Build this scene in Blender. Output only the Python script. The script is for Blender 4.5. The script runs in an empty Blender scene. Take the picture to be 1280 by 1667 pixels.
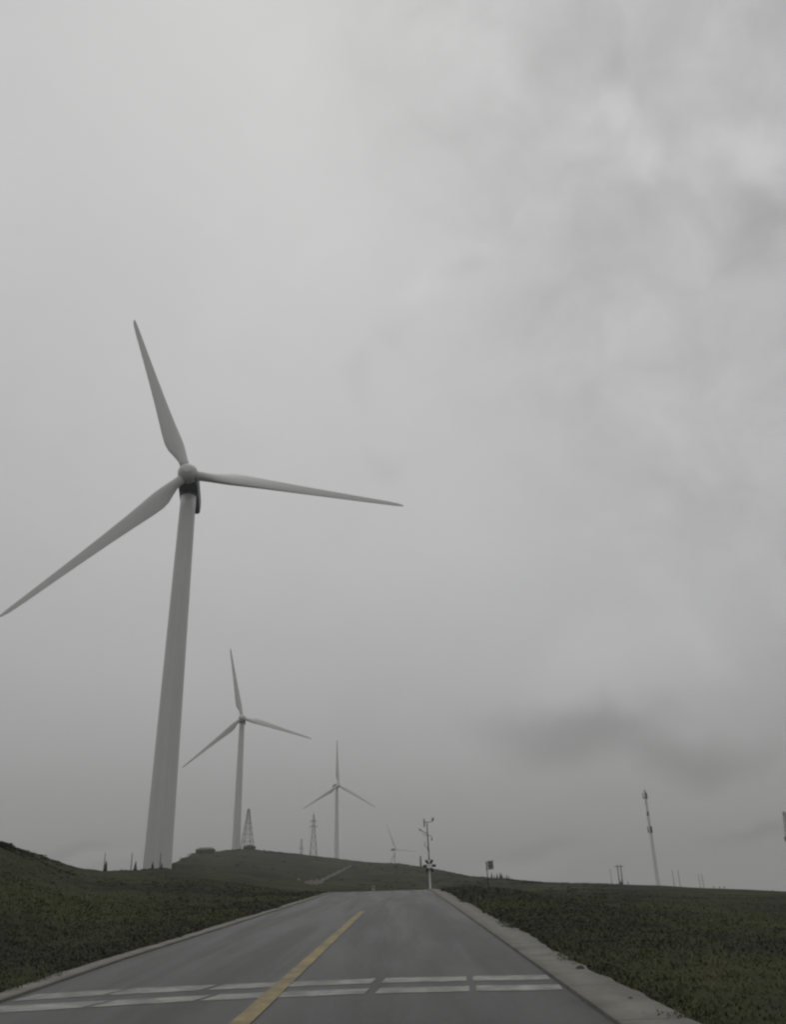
import bpy, math, random
import numpy as np
from mathutils import Vector, Matrix

random.seed(4)
rng = np.random.default_rng(7)
scene = bpy.context.scene
col = scene.collection
D2R = math.radians
EYE = 1.5

# ------------------------------------------------------------------ camera
cam_data = bpy.data.cameras.new('camera')
cam = bpy.data.objects.new('camera', cam_data)
col.objects.link(cam)
cam_data.sensor_fit = 'HORIZONTAL'
cam_data.sensor_width = 36.0
cam_data.lens = 36.39
cam_data.clip_start = 0.1
cam_data.clip_end = 9000
R = Matrix(((0.99960541, 0.02744912, -0.00596428),
            (0.00565384, -0.40459619, -0.91447797),
            (-0.02751474, 0.9140834, -0.40459173)))
cam.matrix_world = Matrix.Translation((0, 0, EYE)) @ R.to_4x4()
scene.camera = cam

# ------------------------------------------------------------------ world: overcast sky
SUN_EL, SUN_AZ = 62.0, -12.0            # degrees; azimuth measured from +Y towards +X
world = bpy.data.worlds.new('World')
scene.world = world
world.use_nodes = True
wt = world.node_tree
wt.nodes.clear()


class G:
    """tiny helper for node graphs"""
    def __init__(self, tree):
        self.t = tree

    def n(self, kind, **kw):
        nd = self.t.nodes.new(kind)
        for k, v in kw.items():
            setattr(nd, k, v)
        return nd

    def link(self, a, b):
        self.t.links.new(a, b)

    def put(self, sock, v):
        if hasattr(v, 'is_linked') or isinstance(v, bpy.types.NodeSocket):
            self.link(v, sock)
        else:
            sock.default_value = v

    def math(self, op, a, b=0.0, c=None, clamp=False):
        nd = self.n('ShaderNodeMath', operation=op, use_clamp=clamp)
        self.put(nd.inputs[0], a)
        self.put(nd.inputs[1], b)
        if c is not None:
            self.put(nd.inputs[2], c)
        return nd.outputs[0]

    def vmath(self, op, a, b=(0, 0, 0)):
        nd = self.n('ShaderNodeVectorMath', operation=op)
        self.put(nd.inputs[0], a)
        self.put(nd.inputs[1], b)
        return nd.outputs['Value'] if op in ('DOT_PRODUCT', 'LENGTH') else nd.outputs[0]

    def ramp(self, fac, stops, interp='LINEAR'):
        nd = self.n('ShaderNodeValToRGB')
        nd.color_ramp.interpolation = interp
        els = nd.color_ramp.elements
        while len(els) < len(stops):
            els.new(0.5)
        for e, (p, c) in zip(els, stops):
            e.position = p
            e.color = (c, c, c, 1) if isinstance(c, (int, float)) else (*c, 1)
        self.put(nd.inputs[0], fac)
        return nd.outputs[0]

    def noise(self, vec, scale, detail=4, rough=0.5, dist=0.0):
        nd = self.n('ShaderNodeTexNoise')
        nd.inputs['Scale'].default_value = scale
        nd.inputs['Detail'].default_value = detail
        nd.inputs['Roughness'].default_value = rough
        nd.inputs['Distortion'].default_value = dist
        if vec is not None:
            self.link(vec, nd.inputs['Vector'])
        return nd.outputs['Fac']

    def mix(self, fac, a, b, mode='MIX'):
        nd = self.n('ShaderNodeMix', data_type='RGBA', blend_type=mode)
        self.put(nd.inputs[0], fac)
        self.put(nd.inputs[6], a if not isinstance(a, tuple) else (*a, 1))
        self.put(nd.inputs[7], b if not isinstance(b, tuple) else (*b, 1))
        return nd.outputs[2]

    def maprange(self, v, a, b, c=0.0, d=1.0, smooth=True):
        nd = self.n('ShaderNodeMapRange', interpolation_type='SMOOTHSTEP' if smooth else 'LINEAR')
        self.put(nd.inputs[0], v)
        for i, x in enumerate((a, b, c, d)):
            nd.inputs[i + 1].default_value = x
        return nd.outputs[0]


def dirvec(az, el):
    a, e = D2R(az), D2R(el)
    return (math.sin(a) * math.cos(e), math.cos(a) * math.cos(e), math.sin(e))


g = G(wt)
tc = g.n('ShaderNodeTexCoord').outputs['Generated']
sky = g.n('ShaderNodeTexSky', sky_type='NISHITA')
sky.sun_disc = False
sky.sun_elevation = D2R(SUN_EL)
sky.sun_rotation = D2R(SUN_AZ)
sky.air_density = 1.0
sky.dust_density = 5.0
sep = g.n('ShaderNodeSeparateXYZ')
g.link(tc, sep.inputs[0])
zc = sep.outputs[2]
# brightness of the cloud deck by height above the horizon
base = g.ramp(g.math('MAXIMUM', zc, 0.0), [(0.0, 0.200), (0.04, 0.246), (0.12, 0.338), (0.22, 0.405), (0.36, 0.462), (0.55, 0.50), (0.74, 0.540), (1.0, 0.57)])
# warp for ragged clouds
warp = g.n('ShaderNodeTexNoise')
warp.inputs['Scale'].default_value = 5.0
warp.inputs['Detail'].default_value = 6
g.link(tc, warp.inputs['Vector'])
wv = g.vmath('SUBTRACT', warp.outputs['Color'], (0.5, 0.5, 0.5))
ws = g.n('ShaderNodeVectorMath', operation='SCALE')
g.link(wv, ws.inputs[0])
ws.inputs['Scale'].default_value = 0.15
wdir = g.vmath('ADD', tc, ws.outputs[0])


def blob(az, el, ra, re, strength, soft=1.0, vec=wdir):
    """a soft cloud patch: az/el centre and half extents in degrees"""
    c = dirvec(az, el)
    a, e = D2R(az), D2R(el)
    right = (math.cos(a), -math.sin(a), 0)
    up = (-math.sin(a) * math.sin(e), -math.cos(a) * math.sin(e), math.cos(e))
    u = g.math('MULTIPLY', g.vmath('DOT_PRODUCT', vec, right), 1 / math.sin(D2R(ra)))
    v = g.math('MULTIPLY', g.math('SUBTRACT', g.vmath('DOT_PRODUCT', vec, up), 0.0), 1 / math.sin(D2R(re)))
    r = g.math('SQRT', g.math('ADD', g.math('MULTIPLY', u, u), g.math('MULTIPLY', v, v)))
    m = g.maprange(r, 1.0 + soft * 0.45, max(0.0, 1.0 - soft), 0.0, 1.0)
    front = g.maprange(g.vmath('DOT_PRODUCT', vec, c), 0.2, 0.4)
    return g.math('MULTIPLY', g.math('MULTIPLY', m, front), strength)


# broad light and dark areas of the deck
broad = g.noise(tc, 1.6, 2, 0.5)
mid = g.noise(wdir, 4.2, 4, 0.5, 0.4)
fine = g.noise(wdir, 13.0, 5, 0.55, 0.3)
rightside = g.maprange(g.vmath('DOT_PRODUCT', tc, (0.8, 0.1, 0.55)), 0.36, 0.70)     # where the deck breaks up
fac = g.math('ADD', 1.0, g.math('MULTIPLY', g.math('SUBTRACT', broad, 0.5), 0.14))
tex = g.math('ADD', g.math('MULTIPLY', g.math('SUBTRACT', mid, 0.5), 0.42), g.math('MULTIPLY', g.math('SUBTRACT', fine, 0.5), 0.36))
amt = g.math('ADD', 0.16, g.math('MULTIPLY', rightside, 0.85))
fac = g.math('ADD', fac, g.math('MULTIPLY', tex, amt))
fac = g.math('SUBTRACT', fac, g.math('MULTIPLY', rightside, 0.11))
PATCH = [
    (-8, 46, 22, 17, 0.05, 1.0),         # brighter upper middle
    (-30, 20, 12, 30, -0.03, 1.0),
    (33, 49, 8, 6, -0.10, 0.7),          # darker broken deck, upper right
    (21, 53, 3.5, 3.5, -0.06, 0.6),
    (26, 50, 3.0, 2.0, -0.05, 0.6),
    (23.6, 48.9, 1.4, 1.5, 0.12, 0.9),
    (24, 45, 1.8, 3.0, 0.06, 0.9),
    (33, 41.4, 2.0, 2.0, 0.10, 0.9),
    (2.6, 39.5, 1.8, 1.2, 0.05, 1.0),
    (21.8, 41, 3, 1.4, -0.04, 0.9),
    (13.2, 36.9, 3.0, 1.8, -0.07, 1.0),
    (-1.4, 33.3, 1.0, 2.6, -0.055, 1.0),
    (0.9, 36.6, 1.7, 1.6, -0.05, 1.0),
    (6.6, 40.1, 2.2, 0.9, -0.05, 0.8),
    (1.0, 27.0, 2.4, 1.2, -0.055, 1.0),
    (31.7, 38.2, 1.8, 1.8, -0.09, 0.8),
    (28.6, 36.8, 2.2, 1.4, -0.07, 0.8),
    (26, 32.3, 4.5, 2.0, -0.05, 0.9),
    (13, 7.9, 6.0, 1.9, -0.30, 0.95),    # long grey-green cloud low on the right
    (20.5, 6.4, 5.0, 1.4, -0.27, 0.95),
    (15, 11.5, 7, 2.6, 0.10, 1.0),
    (21, 13.5, 4, 3, 0.05, 1.0),
    (6, 4.5, 6, 2.0, 0.03, 1.0),
    (23.5, 1.3, 4.2, 0.75, -0.26, 0.9),  # small low clouds near the horizon
    (9, 0.8, 2.6, 0.6, -0.16, 0.9),
    (-22, 1.7, 3.2, 0.6, -0.18, 0.9),
    (-22, 0.9, 5, 0.6, 0.16, 1.0),
    (8.5, -0.2, 3.6, 0.8, 0.13, 1.0),
]
for p in PATCH:
    fac = g.math('ADD', fac, blob(*p))
val = g.math('MULTIPLY', base, g.math('MAXIMUM', fac, 0.3))
val = g.math('MULTIPLY', val, g.maprange(zc, -0.12, -0.02, 0.35, 1.0))
warm = g.ramp(g.math('MAXIMUM', zc, 0.0), [(0.0, (1.0, 1.0, 1.0)), (0.25, (1.0, 1.0, 1.005)), (0.6, (1.0, 1.0, 1.0))])
cloud = g.n('ShaderNodeVectorMath', operation='SCALE')
g.link(warm, cloud.inputs[0])
g.link(g.math('MULTIPLY', val, 10.4), cloud.inputs['Scale'])
hsv = g.n('ShaderNodeHueSaturation')
hsv.inputs['Saturation'].default_value = 0.25
g.link(sky.outputs[0], hsv.inputs['Color'])
mixed = g.mix(0.985, hsv.outputs[0], cloud.outputs[0])
bg = g.n('ShaderNodeBackground')
g.link(mixed, bg.inputs['Color'])
bg.inputs['Strength'].default_value = 0.1
wo = g.n('ShaderNodeOutputWorld')
g.link(bg.outputs[0], wo.inputs['Surface'])

# ------------------------------------------------------------------ sun behind the cloud
sd = bpy.data.lights.new('sun', 'SUN')
sd.energy = 0.5
sd.angle = D2R(50)
sd.color = (1.0, 0.98, 0.95)
sun = bpy.data.objects.new('sun', sd)
col.objects.link(sun)
sv = Vector(dirvec(SUN_AZ, SUN_EL))
sun.rotation_euler = (-sv).to_track_quat('-Z', 'Y').to_euler()
sun.location = sv * 200

scene.view_settings.view_transform = 'Standard'
scene.view_settings.look = 'None'
scene.view_settings.gamma = 1.0
scene.view_settings.exposure = 0.0
scene.render.engine = 'CYCLES'
scene.cycles.use_denoising = True
scene.cycles.filter_width = 2.3
scene.cycles.volume_bounces = 2
scene.cycles.max_bounces = 8


# ------------------------------------------------------------------ materials
def material(name, build):
    m = bpy.data.materials.new(name)
    m.use_nodes = True
    t = m.node_tree
    t.nodes.clear()
    gg = G(t)
    out = gg.n('ShaderNodeOutputMaterial')
    bs = gg.n('ShaderNodeBsdfPrincipled')
    gg.link(bs.outputs[0], out.inputs['Surface'])
    build(gg, bs)
    return m


def bump(gg, bs, h, strength, dist):
    b = gg.n('ShaderNodeBump')
    b.inputs['Strength'].default_value = strength
    b.inputs['Distance'].default_value = dist
    gg.link(h, b.inputs['Height'])
    gg.link(b.outputs[0], bs.inputs['Normal'])


def pos(gg):
    return gg.n('ShaderNodeNewGeometry').outputs['Position']


def plain(name, c, rough=0.5, metal=0.0, var=0.15, scale=3.0, spec=0.5):
    def b(gg, bs):
        tcx = gg.n('ShaderNodeTexCoord').outputs['Object']
        nz = gg.noise(tcx, scale, 5, 0.6)
        d = tuple(x * (1 - var) for x in c)
        l = tuple(min(1, x * (1 + var)) for x in c)
        gg.link(gg.mix(gg.maprange(nz, 0.3, 0.7), d, l), bs.inputs['Base Color'])
        bs.inputs['Roughness'].default_value = rough
        bs.inputs['Metallic'].default_value = metal
        bs.inputs['Specular IOR Level'].default_value = spec
    return material(name, b)


def stretch(gg, vec, s):
    return gg.vmath('MULTIPLY', vec, s)


def b_turbine(gg, bs):
    v = gg.n('ShaderNodeTexCoord').outputs['Object']
    streak = gg.noise(stretch(gg, v, (1.2, 1.2, 0.05)), 1.5, 5, 0.6)
    blot = gg.noise(v, 0.25, 4, 0.6)
    f = gg.math('ADD', gg.math('MULTIPLY', streak, 0.6), gg.math('MULTIPLY', blot, 0.4))
    gg.link(gg.mix(gg.maprange(f, 0.35, 0.65), (0.56, 0.56, 0.555), (0.61, 0.61, 0.60)), bs.inputs['Base Color'])
    bs.inputs['Roughness'].default_value = 0.42


def grass_colour(gg):
    p = pos(gg)
    big = gg.noise(p, 0.018, 3, 0.5)
    med = gg.noise(stretch(gg, p, (1, 0.8, 1)), 0.11, 4, 0.6)
    small = gg.noise(p, 0.9, 5, 0.65)
    tiny = gg.noise(p, 7.0, 4, 0.7)
    c = gg.mix(gg.maprange(med, 0.38, 0.62), (0.027, 0.029, 0.023), (0.052, 0.055, 0.028))
    c = gg.mix(gg.math('MULTIPLY', gg.maprange(big, 0.45, 0.7), 0.7), c, (0.027, 0.026, 0.025))
    c = gg.mix(gg.math('MULTIPLY', gg.maprange(small, 0.5, 0.75), 0.55), c, (0.054, 0.056, 0.027))
    c = gg.mix(gg.math('MULTIPLY', gg.maprange(tiny, 0.55, 0.8), 0.35), c, (0.062, 0.058, 0.038))
    return c, small, tiny


def b_ground(gg, bs):
    c, small, tiny = grass_colour(gg)
    gg.link(c, bs.inputs['Base Color'])
    bs.inputs['Roughness'].default_value = 1.0
    bs.inputs['Specular IOR Level'].default_value = 0.05
    bump(gg, bs, gg.math('ADD', small, gg.math('MULTIPLY', tiny, 0.5)), 0.7, 0.25)


def b_blades(gg, bs):
    c, small, tiny = grass_colour(gg)
    oi = gg.noise(pos(gg), 2.2, 2, 0.5)
    c = gg.mix(gg.math('MULTIPLY', gg.maprange(oi, 0.45, 0.7), 0.6), c, (0.060, 0.064, 0.028))
    c = gg.mix(1.0, c, (1.5, 1.5, 1.52), 'MULTIPLY')
    gg.link(c, bs.inputs['Base Color'])
    bs.inputs['Roughness'].default_value = 0.9
    bs.inputs['Specular IOR Level'].default_value = 0.1


def b_asphalt(gg, bs):
    p = pos(gg)
    agg = gg.noise(p, 70.0, 3, 0.8)
    grit = gg.noise(stretch(gg, p, (1, 0.3, 1)), 22.0, 5, 0.8)
    med = gg.noise(stretch(gg, p, (1.0, 0.35, 1)), 0.9, 4, 0.6)
    damp = gg.noise(stretch(gg, p, (1.3, 0.07, 1)), 0.8, 4, 0.55, 0.3)
    c = gg.mix(gg.maprange(med, 0.3, 0.7), (0.034, 0.034, 0.0335), (0.052, 0.052, 0.051))
    c = gg.mix(gg.math('MULTIPLY', gg.maprange(agg, 0.52, 0.75), 0.5), c, (0.10, 0.10, 0.098))
    c = gg.mix(gg.math('MULTIPLY', gg.maprange(grit, 0.50, 0.68), 0.55), c, (0.022, 0.022, 0.021))
    c = gg.mix(gg.math('MULTIPLY', gg.maprange(grit, 0.46, 0.30), 0.40), c, (0.085, 0.084, 0.08))
    # wheel tracks polished darker by the traffic
    sx = gg.n('ShaderNodeSeparateXYZ')
    gg.link(p, sx.inputs[0])
    tr = None
    for x0 in (-0.75, 1.15, -4.2, -2.5):
        d = gg.math('ABSOLUTE', gg.math('SUBTRACT', sx.outputs[0], x0))
        m = gg.maprange(d, 0.42, 0.05)
        tr = m if tr is None else gg.math('MAXIMUM', tr, m)
    tr = gg.math('MULTIPLY', tr, gg.maprange(damp, 0.3, 0.65, 0.2, 1.0))
    c = gg.mix(gg.math('MULTIPLY', tr, 0.32), c, (0.022, 0.022, 0.022))
    # thin wandering cracks
    vo = gg.n('ShaderNodeTexVoronoi', feature='DISTANCE_TO_EDGE')
    vo.inputs['Scale'].default_value = 0.32
    wv2 = gg.n('ShaderNodeTexNoise')
    wv2.inputs['Scale'].default_value = 1.7
    gg.link(p, wv2.inputs['Vector'])
    off = gg.n('ShaderNodeVectorMath', operation='SCALE')
    gg.link(wv2.outputs['Color'], off.inputs[0])
    off.inputs['Scale'].default_value = 1.0
    gg.link(gg.vmath('ADD', p, off.outputs[0]), vo.inputs['Vector'])
    crack = gg.maprange(vo.outputs['Distance'], 0.010, 0.002)
    c = gg.mix(gg.math('MULTIPLY', crack, 0.45), c, (0.015, 0.015, 0.015))
    gg.link(c, bs.inputs['Base Color'])
    gg.link(gg.maprange(damp, 0.35, 0.65, 0.50, 0.38), bs.inputs['Roughness'])
    bs.inputs['Specular IOR Level'].default_value = 0.24
    bump(gg, bs, gg.math('ADD', agg, grit), 0.7, 0.014)


def b_concrete(gg, bs):
    p = pos(gg)
    n1 = gg.noise(p, 1.3, 5, 0.6)
    n2 = gg.noise(p, 26, 4, 0.7)
    n3 = gg.noise(p, 3.5, 5, 0.7, 0.5)
    c = gg.mix(gg.maprange(n1, 0.3, 0.7), (0.115, 0.112, 0.092), (0.170, 0.166, 0.142))
    c = gg.mix(gg.math('MULTIPLY', gg.maprange(n2, 0.5, 0.75), 0.4), c, (0.22, 0.21, 0.18))
    c = gg.mix(gg.math('MULTIPLY', gg.maprange(n3, 0.56, 0.7), 0.6), c, (0.055, 0.053, 0.036))
    sx = gg.n('ShaderNodeSeparateXYZ')
    gg.link(p, sx.inputs[0])
    jt = gg.math('ABSOLUTE', gg.math('SUBTRACT', gg.math('FRACT', gg.math('DIVIDE', gg.math('ADD', sx.outputs[1], 40.0), 2.4)), 0.5))
    c = gg.mix(gg.math('MULTIPLY', gg.maprange(jt, 0.012, 0.004), 0.7), c, (0.03, 0.03, 0.025))
    gg.link(c, bs.inputs['Base Color'])
    bs.inputs['Roughness'].default_value = 0.8
    bump(gg, bs, gg.math('ADD', n2, n3), 0.6, 0.02)


def worn_paint(name, col_a, col_b, under=(0.12, 0.12, 0.118), lo=0.40, hi=0.60, keep=0.25):
    def b(gg, bs):
        p = pos(gg)
        n1 = gg.noise(p, 2.3, 6, 0.7)
        n2 = gg.noise(p, 34, 4, 0.8)
        n3 = gg.noise(stretch(gg, p, (1, 0.5, 1)), 0.7, 3, 0.6)
        c = gg.mix(gg.maprange(n3, 0.35, 0.65), col_a, col_b)
        wear = gg.maprange(gg.math('ADD', gg.math('MULTIPLY', n1, 0.6), gg.math('MULTIPLY', n2, 0.4)), lo, hi)
        c = gg.mix(gg.math('MULTIPLY', wear, keep), c, under)
        gg.link(c, bs.inputs['Base Color'])
        bs.inputs['Roughness'].default_value = 0.6
    return material(name, b)


def b_track(gg, bs):
    p = pos(gg)
    n1 = gg.noise(p, 0.35, 5, 0.65)
    gg.link(gg.mix(gg.maprange(n1, 0.3, 0.7), (0.075, 0.073, 0.062), (0.125, 0.12, 0.10)), bs.inputs['Base Color'])
    bs.inputs['Roughness'].default_value = 1.0
    bs.inputs['Specular IOR Level'].default_value = 0.1
    bump(gg, bs, n1, 0.5, 0.2)


M = dict(
    turbine=material('off_white_paint', b_turbine),
    navy=plain('dark_blue_paint', (0.055, 0.062, 0.10), 0.5, var=0.2, scale=0.6),
    seam=plain('grey_seal', (0.16, 0.16, 0.155), 0.7),
    ground=material('hill_grass', b_ground),
    blades=material('grass_blades', b_blades),
    asphalt=material('damp_asphalt', b_asphalt),
    concrete=material('weathered_concrete', b_concrete),
    white=worn_paint('worn_white_marking', (0.20, 0.20, 0.18), (0.32, 0.32, 0.285), under=(0.06, 0.06, 0.058), keep=0.75),
    faint=worn_paint('faded_white_marking', (0.11, 0.11, 0.105), (0.16, 0.16, 0.15), under=(0.06, 0.06, 0.058), keep=0.8),
    yellow=worn_paint('worn_yellow_marking', (0.21, 0.150, 0.042), (0.27, 0.195, 0.048), under=(0.06, 0.056, 0.04), keep=0.8),
    track=material('dirt_track', b_track),
    darksteel=plain('dark_steel', (0.035, 0.035, 0.037), 0.55, 0.3),
    palesteel=plain('pale_steel', (0.20, 0.205, 0.20), 0.6),
    steel=plain('galvanised_steel', (0.13, 0.13, 0.13), 0.55, 0.5),
    whitepole=plain('white_pole_paint', (0.55, 0.55, 0.53), 0.5),
    panel=plain('dark_panel', (0.018, 0.02, 0.024), 0.35, scale=9),
    wood=plain('dark_timber', (0.05, 0.045, 0.04), 0.9, scale=6),
    leaf=plain('spruce_needles', (0.022, 0.030, 0.020), 1.0, var=0.4, scale=2.0, spec=0.1),
    bark=plain('bark', (0.05, 0.04, 0.03), 1.0),
    shed=plain('pale_shed_sheet', (0.07, 0.074, 0.055), 0.8, scale=1.2),
    shedroof=plain('shed_roof_sheet', (0.085, 0.092, 0.065), 0.8),
    stone=plain('pale_stone', (0.26, 0.255, 0.22), 0.9, var=0.3, scale=8),
    darkstone=plain('dark_rock', (0.045, 0.044, 0.042), 0.95, var=0.35, scale=3),
    cabinet=plain('dark_cabinet', (0.03, 0.032, 0.032), 0.6),
    postwhite=plain('post_white', (0.33, 0.33, 0.31), 0.6),
)


# ------------------------------------------------------------------ mesh helpers
class MB:
    def __init__(self):
        self.v, self.f, self.smooth = [], [], []

    def face(self, idx, smooth=False):
        self.f.append(idx)
        self.smooth.append(smooth)

    def add(self, verts, faces, smooth=False):
        o = len(self.v)
        self.v += [tuple(x) for x in verts]
        for f in faces:
            self.face([i + o for i in f], smooth)

    def box(self, c, s, rz=0.0, taper=1.0):
        cx, cy, cz = c
        a, b, h = s[0] / 2, s[1] / 2, s[2] / 2
        co, si = math.cos(rz), math.sin(rz)
        vs = []
        for z, k in ((-h, 1), (h, taper)):
            for x, y in ((-a, -b), (a, -b), (a, b), (-a, b)):
                x, y = x * k, y * k
                vs.append((cx + x * co - y * si, cy + x * si + y * co, cz + z))
        self.add(vs, [(3, 2, 1, 0), (4, 5, 6, 7), (0, 1, 5, 4), (1, 2, 6, 5), (2, 3, 7, 6), (3, 0, 4, 7)])
        return self

    def tube(self, pts, radii, n=10, cap=True):
        pts = [Vector(p) for p in pts]
        if isinstance(radii, (int, float)):
            radii = [radii] * len(pts)
        ref = None
        vs = []
        for i, p in enumerate(pts):
            d = (pts[min(i + 1, len(pts) - 1)] - pts[max(i - 1, 0)]).normalized()
            if ref is None:
                ref = Vector((1, 0, 0)) if abs(d.x) < 0.9 else Vector((0, 1, 0))
            s = (ref - d * ref.dot(d)).normalized()
            ref = s
            t = d.cross(s)
            for k in range(n):
                a = 2 * math.pi * k / n
                vs.append(p + (s * math.cos(a) + t * math.sin(a)) * radii[i])
        fs = []
        for i in range(len(pts) - 1):
            for k in range(n):
                k2 = (k + 1) % n
                fs.append((i * n + k, i * n + k2, (i + 1) * n + k2, (i + 1) * n + k))
        o = len(self.v)
        self.add(vs, fs, smooth=n > 5)
        if cap:
            self.face([o + k for k in range(n)][::-1])
            self.face([o + (len(pts) - 1) * n + k for k in range(n)])
        return self

    def loft(self, rings, smooth=True, cap=True):
        n = len(rings[0])
        o = len(self.v)
        for r in rings:
            self.v += [tuple(p) for p in r]
        for i in range(len(rings) - 1):
            for k in range(n):
                k2 = (k + 1) % n
                self.face([o + i * n + k, o + i * n + k2, o + (i + 1) * n + k2, o + (i + 1) * n + k], smooth)
        if cap:
            self.face([o + k for k in range(n)][::-1])
            self.face([o + (len(rings) - 1) * n + k for k in range(n)])
        return self

    def build(self, name, m, parent=None, mat=None):
        me = bpy.data.meshes.new(name)
        me.from_pydata(self.v, [], self.f)
        me.polygons.foreach_set('use_smooth', self.smooth)
        me.materials.append(m)
        me.update()
        o = bpy.data.objects.new(name, me)
        col.objects.link(o)
        if parent:
            o.parent = parent
        if mat is not None:
            o.matrix_local = mat
        return o


def tag(o, label=None, cat=None, group=None, kind=None):
    if label:
        o['label'] = label
    if cat:
        o['category'] = cat
    if group:
        o['group'] = group
    if kind:
        o['kind'] = kind
    return o


def thing(name, label, cat, loc, rz=0.0, group=None):
    o = bpy.data.objects.new(name, None)
    col.objects.link(o)
    o.location = loc
    o.rotation_euler = (0, 0, rz)
    o.empty_display_size = 0.3
    return tag(o, label, cat, group)


# ------------------------------------------------------------------ terrain
#            az    skyline el   distance
SKY = [(-180, 0.6, 150), (-60, 2.2, 60), (-34, 2.4, 60), (-27.5, 2.15, 62), (-24.85, 1.89, 66), (-23.4, 1.42, 75), (-22.0, 0.90, 88),
       (-20.3, 0.37, 105), (-18.7, 0.20, 122), (-16.5, 0.20, 132), (-15.0, 0.28, 140), (-14.3, 0.58, 210), (-13.3, 1.0, 320),
       (-12.2, 1.06, 400), (-10.9, 1.16, 440), (-9.9, 1.23, 445), (-9.2, 1.10, 440), (-6.8, 0.80, 420), (-3.9, 0.44, 400),
       (-1.8, 0.20, 380), (0.0, 0.08, 360), (2.1, -0.36, 320), (4.5, -0.86, 250), (6.0, -1.05, 210), (8.0, -1.20, 180),
       (10.0, -1.38, 165), (13.8, -1.52, 155), (16.5, -1.68, 150), (19.2, -1.90, 140), (23.7, -2.14, 130), (40, -2.4, 120),
       (70, -1.6, 120), (180, 0.6, 150)]
S_az = np.array([s[0] for s in SKY], float)
S_el = np.array([s[1] for s in SKY], float)
S_R = np.array([s[2] for s in SKY], float)
Y0, RHO = 50.0, 330.0


def smooth(a, b, x):
    t = np.clip((x - a) / (b - a), 0, 1)
    return t * t * (3 - 2 * t)


def road_z(y):
    y = np.asarray(y, float)
    d = np.clip(y - Y0, 0, 22)
    return -d * d / (2 * RHO) - np.clip(y - Y0 - 22, 0, 400) * (22 / RHO)


def xleft(y):
    return np.interp(y, [0, 11, 17, 27, 37, 57, 100], [-5.2, -5.2, -5.18, -4.85, -4.55, -4.05, -3.6])


def xright(y):
    return np.interp(y, [0, 20, 31, 53, 100], [2.14, 2.08, 2.03, 1.9, 1.7])


def hsh(x, y, s, k):
    return np.sin(x * s + 1.7 * k + 1.3 * np.sin(y * s * 0.7 + k)) * np.cos(y * s * 0.9 + 2.1 * k + 1.1 * np.sin(x * s * 0.6 - k))


def terrain(x, y):
    x = np.asarray(x, float)
    y = np.asarray(y, float)
    r = np.hypot(x, y) + 1e-6
    az = np.degrees(np.arctan2(x, y))
    el = np.interp(az, S_az, S_el)
    RR = np.interp(az, S_az, S_R)
    H = EYE + RR * np.tan(np.radians(el))
    # in front of the ridge
    left = smooth(2, -10, az)
    r0 = 6 + 44 * np.exp(-(az / 9.0) ** 2)
    t = np.clip((r - r0) / (RR - r0), 0, 1)
    pw = 1.15 + 0.5 * np.exp(-((az + 3) / 9.0) ** 2)
    z_in = H * t ** pw
    dip = -2.6 * np.exp(-((az - 0.5) / 11.0) ** 2) * smooth(55, 105, r) * (1 - smooth(0.45, 0.97, r / RR))
    z_in = z_in + dip
    dl = 2.2 * (1 - np.exp(-np.clip(r - RR, 0, None) / 600.0)) + 0.35 * (1 - np.exp(-np.clip(r - RR, 0, None) / 60.0))
    z_out = EYE + r * np.tan(np.radians(el - dl))
    z = np.where(r <= RR, z_in, z_out)
    # undulation
    z = z + hsh(x, y, 0.045, 1) * np.clip((r - 20) / 200, 0, 1) * 0.35 + hsh(x, y, 0.35, 2) * 0.06 * smooth(6, 25, r) + hsh(x, y, 1.3, 3) * 0.03 * (1 - smooth(60, 160, r))
    # flat corridor of the road
    dx = np.maximum(xleft(y) - 0.7 - x, x - (xright(y) + 0.8))
    w = smooth(6.0, 0.3, dx) * smooth(130, 75, y)
    zr = road_z(y) - 0.05
    z = z * (1 - w) + zr * w
    bank = 0.10 * smooth(0.0, 0.6, dx) * smooth(6, 1.5, dx) * smooth(90, 70, y)
    return z + bank


def tz(x, y):
    return float(terrain(x, y))


def polar(az, r):
    a = D2R(az)
    return r * math.sin(a), r * math.cos(a)


def on_face(az, el, rmin=62.0):
    """distance at which the hillside, seen from the road, rises to the elevation el"""
    rs = np.linspace(rmin, 700, 3000)
    x, y = rs * math.sin(D2R(az)), rs * math.cos(D2R(az))
    e = np.degrees(np.arctan2(terrain(x, y) - EYE, rs))
    k = np.argmax(e >= el)
    return float(rs[k]) if e[k] >= el else float(rs[np.argmax(e)])


azs = np.concatenate([np.arange(-180, -45, 2.5), np.arange(-45, -30, 0.6), np.arange(-30, 30, 0.15), np.arange(30, 45, 0.6), np.arange(45, 180, 2.5)])
rr = np.concatenate([np.linspace(0.4, 10, 24)[:-1], np.geomspace(10, 2300, 300)])
AZ, RG = np.meshgrid(azs, rr)
X = RG * np.sin(np.radians(AZ))
Y = RG * np.cos(np.radians(AZ))
Z = terrain(X, Y)
na, nr = len(azs), len(rr)
verts = np.stack([X.ravel(), Y.ravel(), Z.ravel()], 1)
verts = np.vstack([verts, [[0, 0, tz(0, 0)]]])
i0 = (np.arange(nr - 1)[:, None] * na + np.arange(na)[None, :]).ravel()
i1 = (np.arange(nr - 1)[:, None] * na + (np.arange(na)[None, :] + 1) % na).ravel()
quads = np.stack([i0, i0 + na, i1 + na, i1], 1)
c0 = len(verts) - 1
tris = np.stack([np.full(na, c0), np.arange(na), (np.arange(na) + 1) % na], 1)
me = bpy.data.meshes.new('ground')
me.from_pydata(verts.tolist(), [], quads.tolist() + tris.tolist())
me.polygons.foreach_set('use_smooth', [True] * len(me.polygons))
me.materials.append(M['ground'])
gr = bpy.data.objects.new('ground', me)
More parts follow.
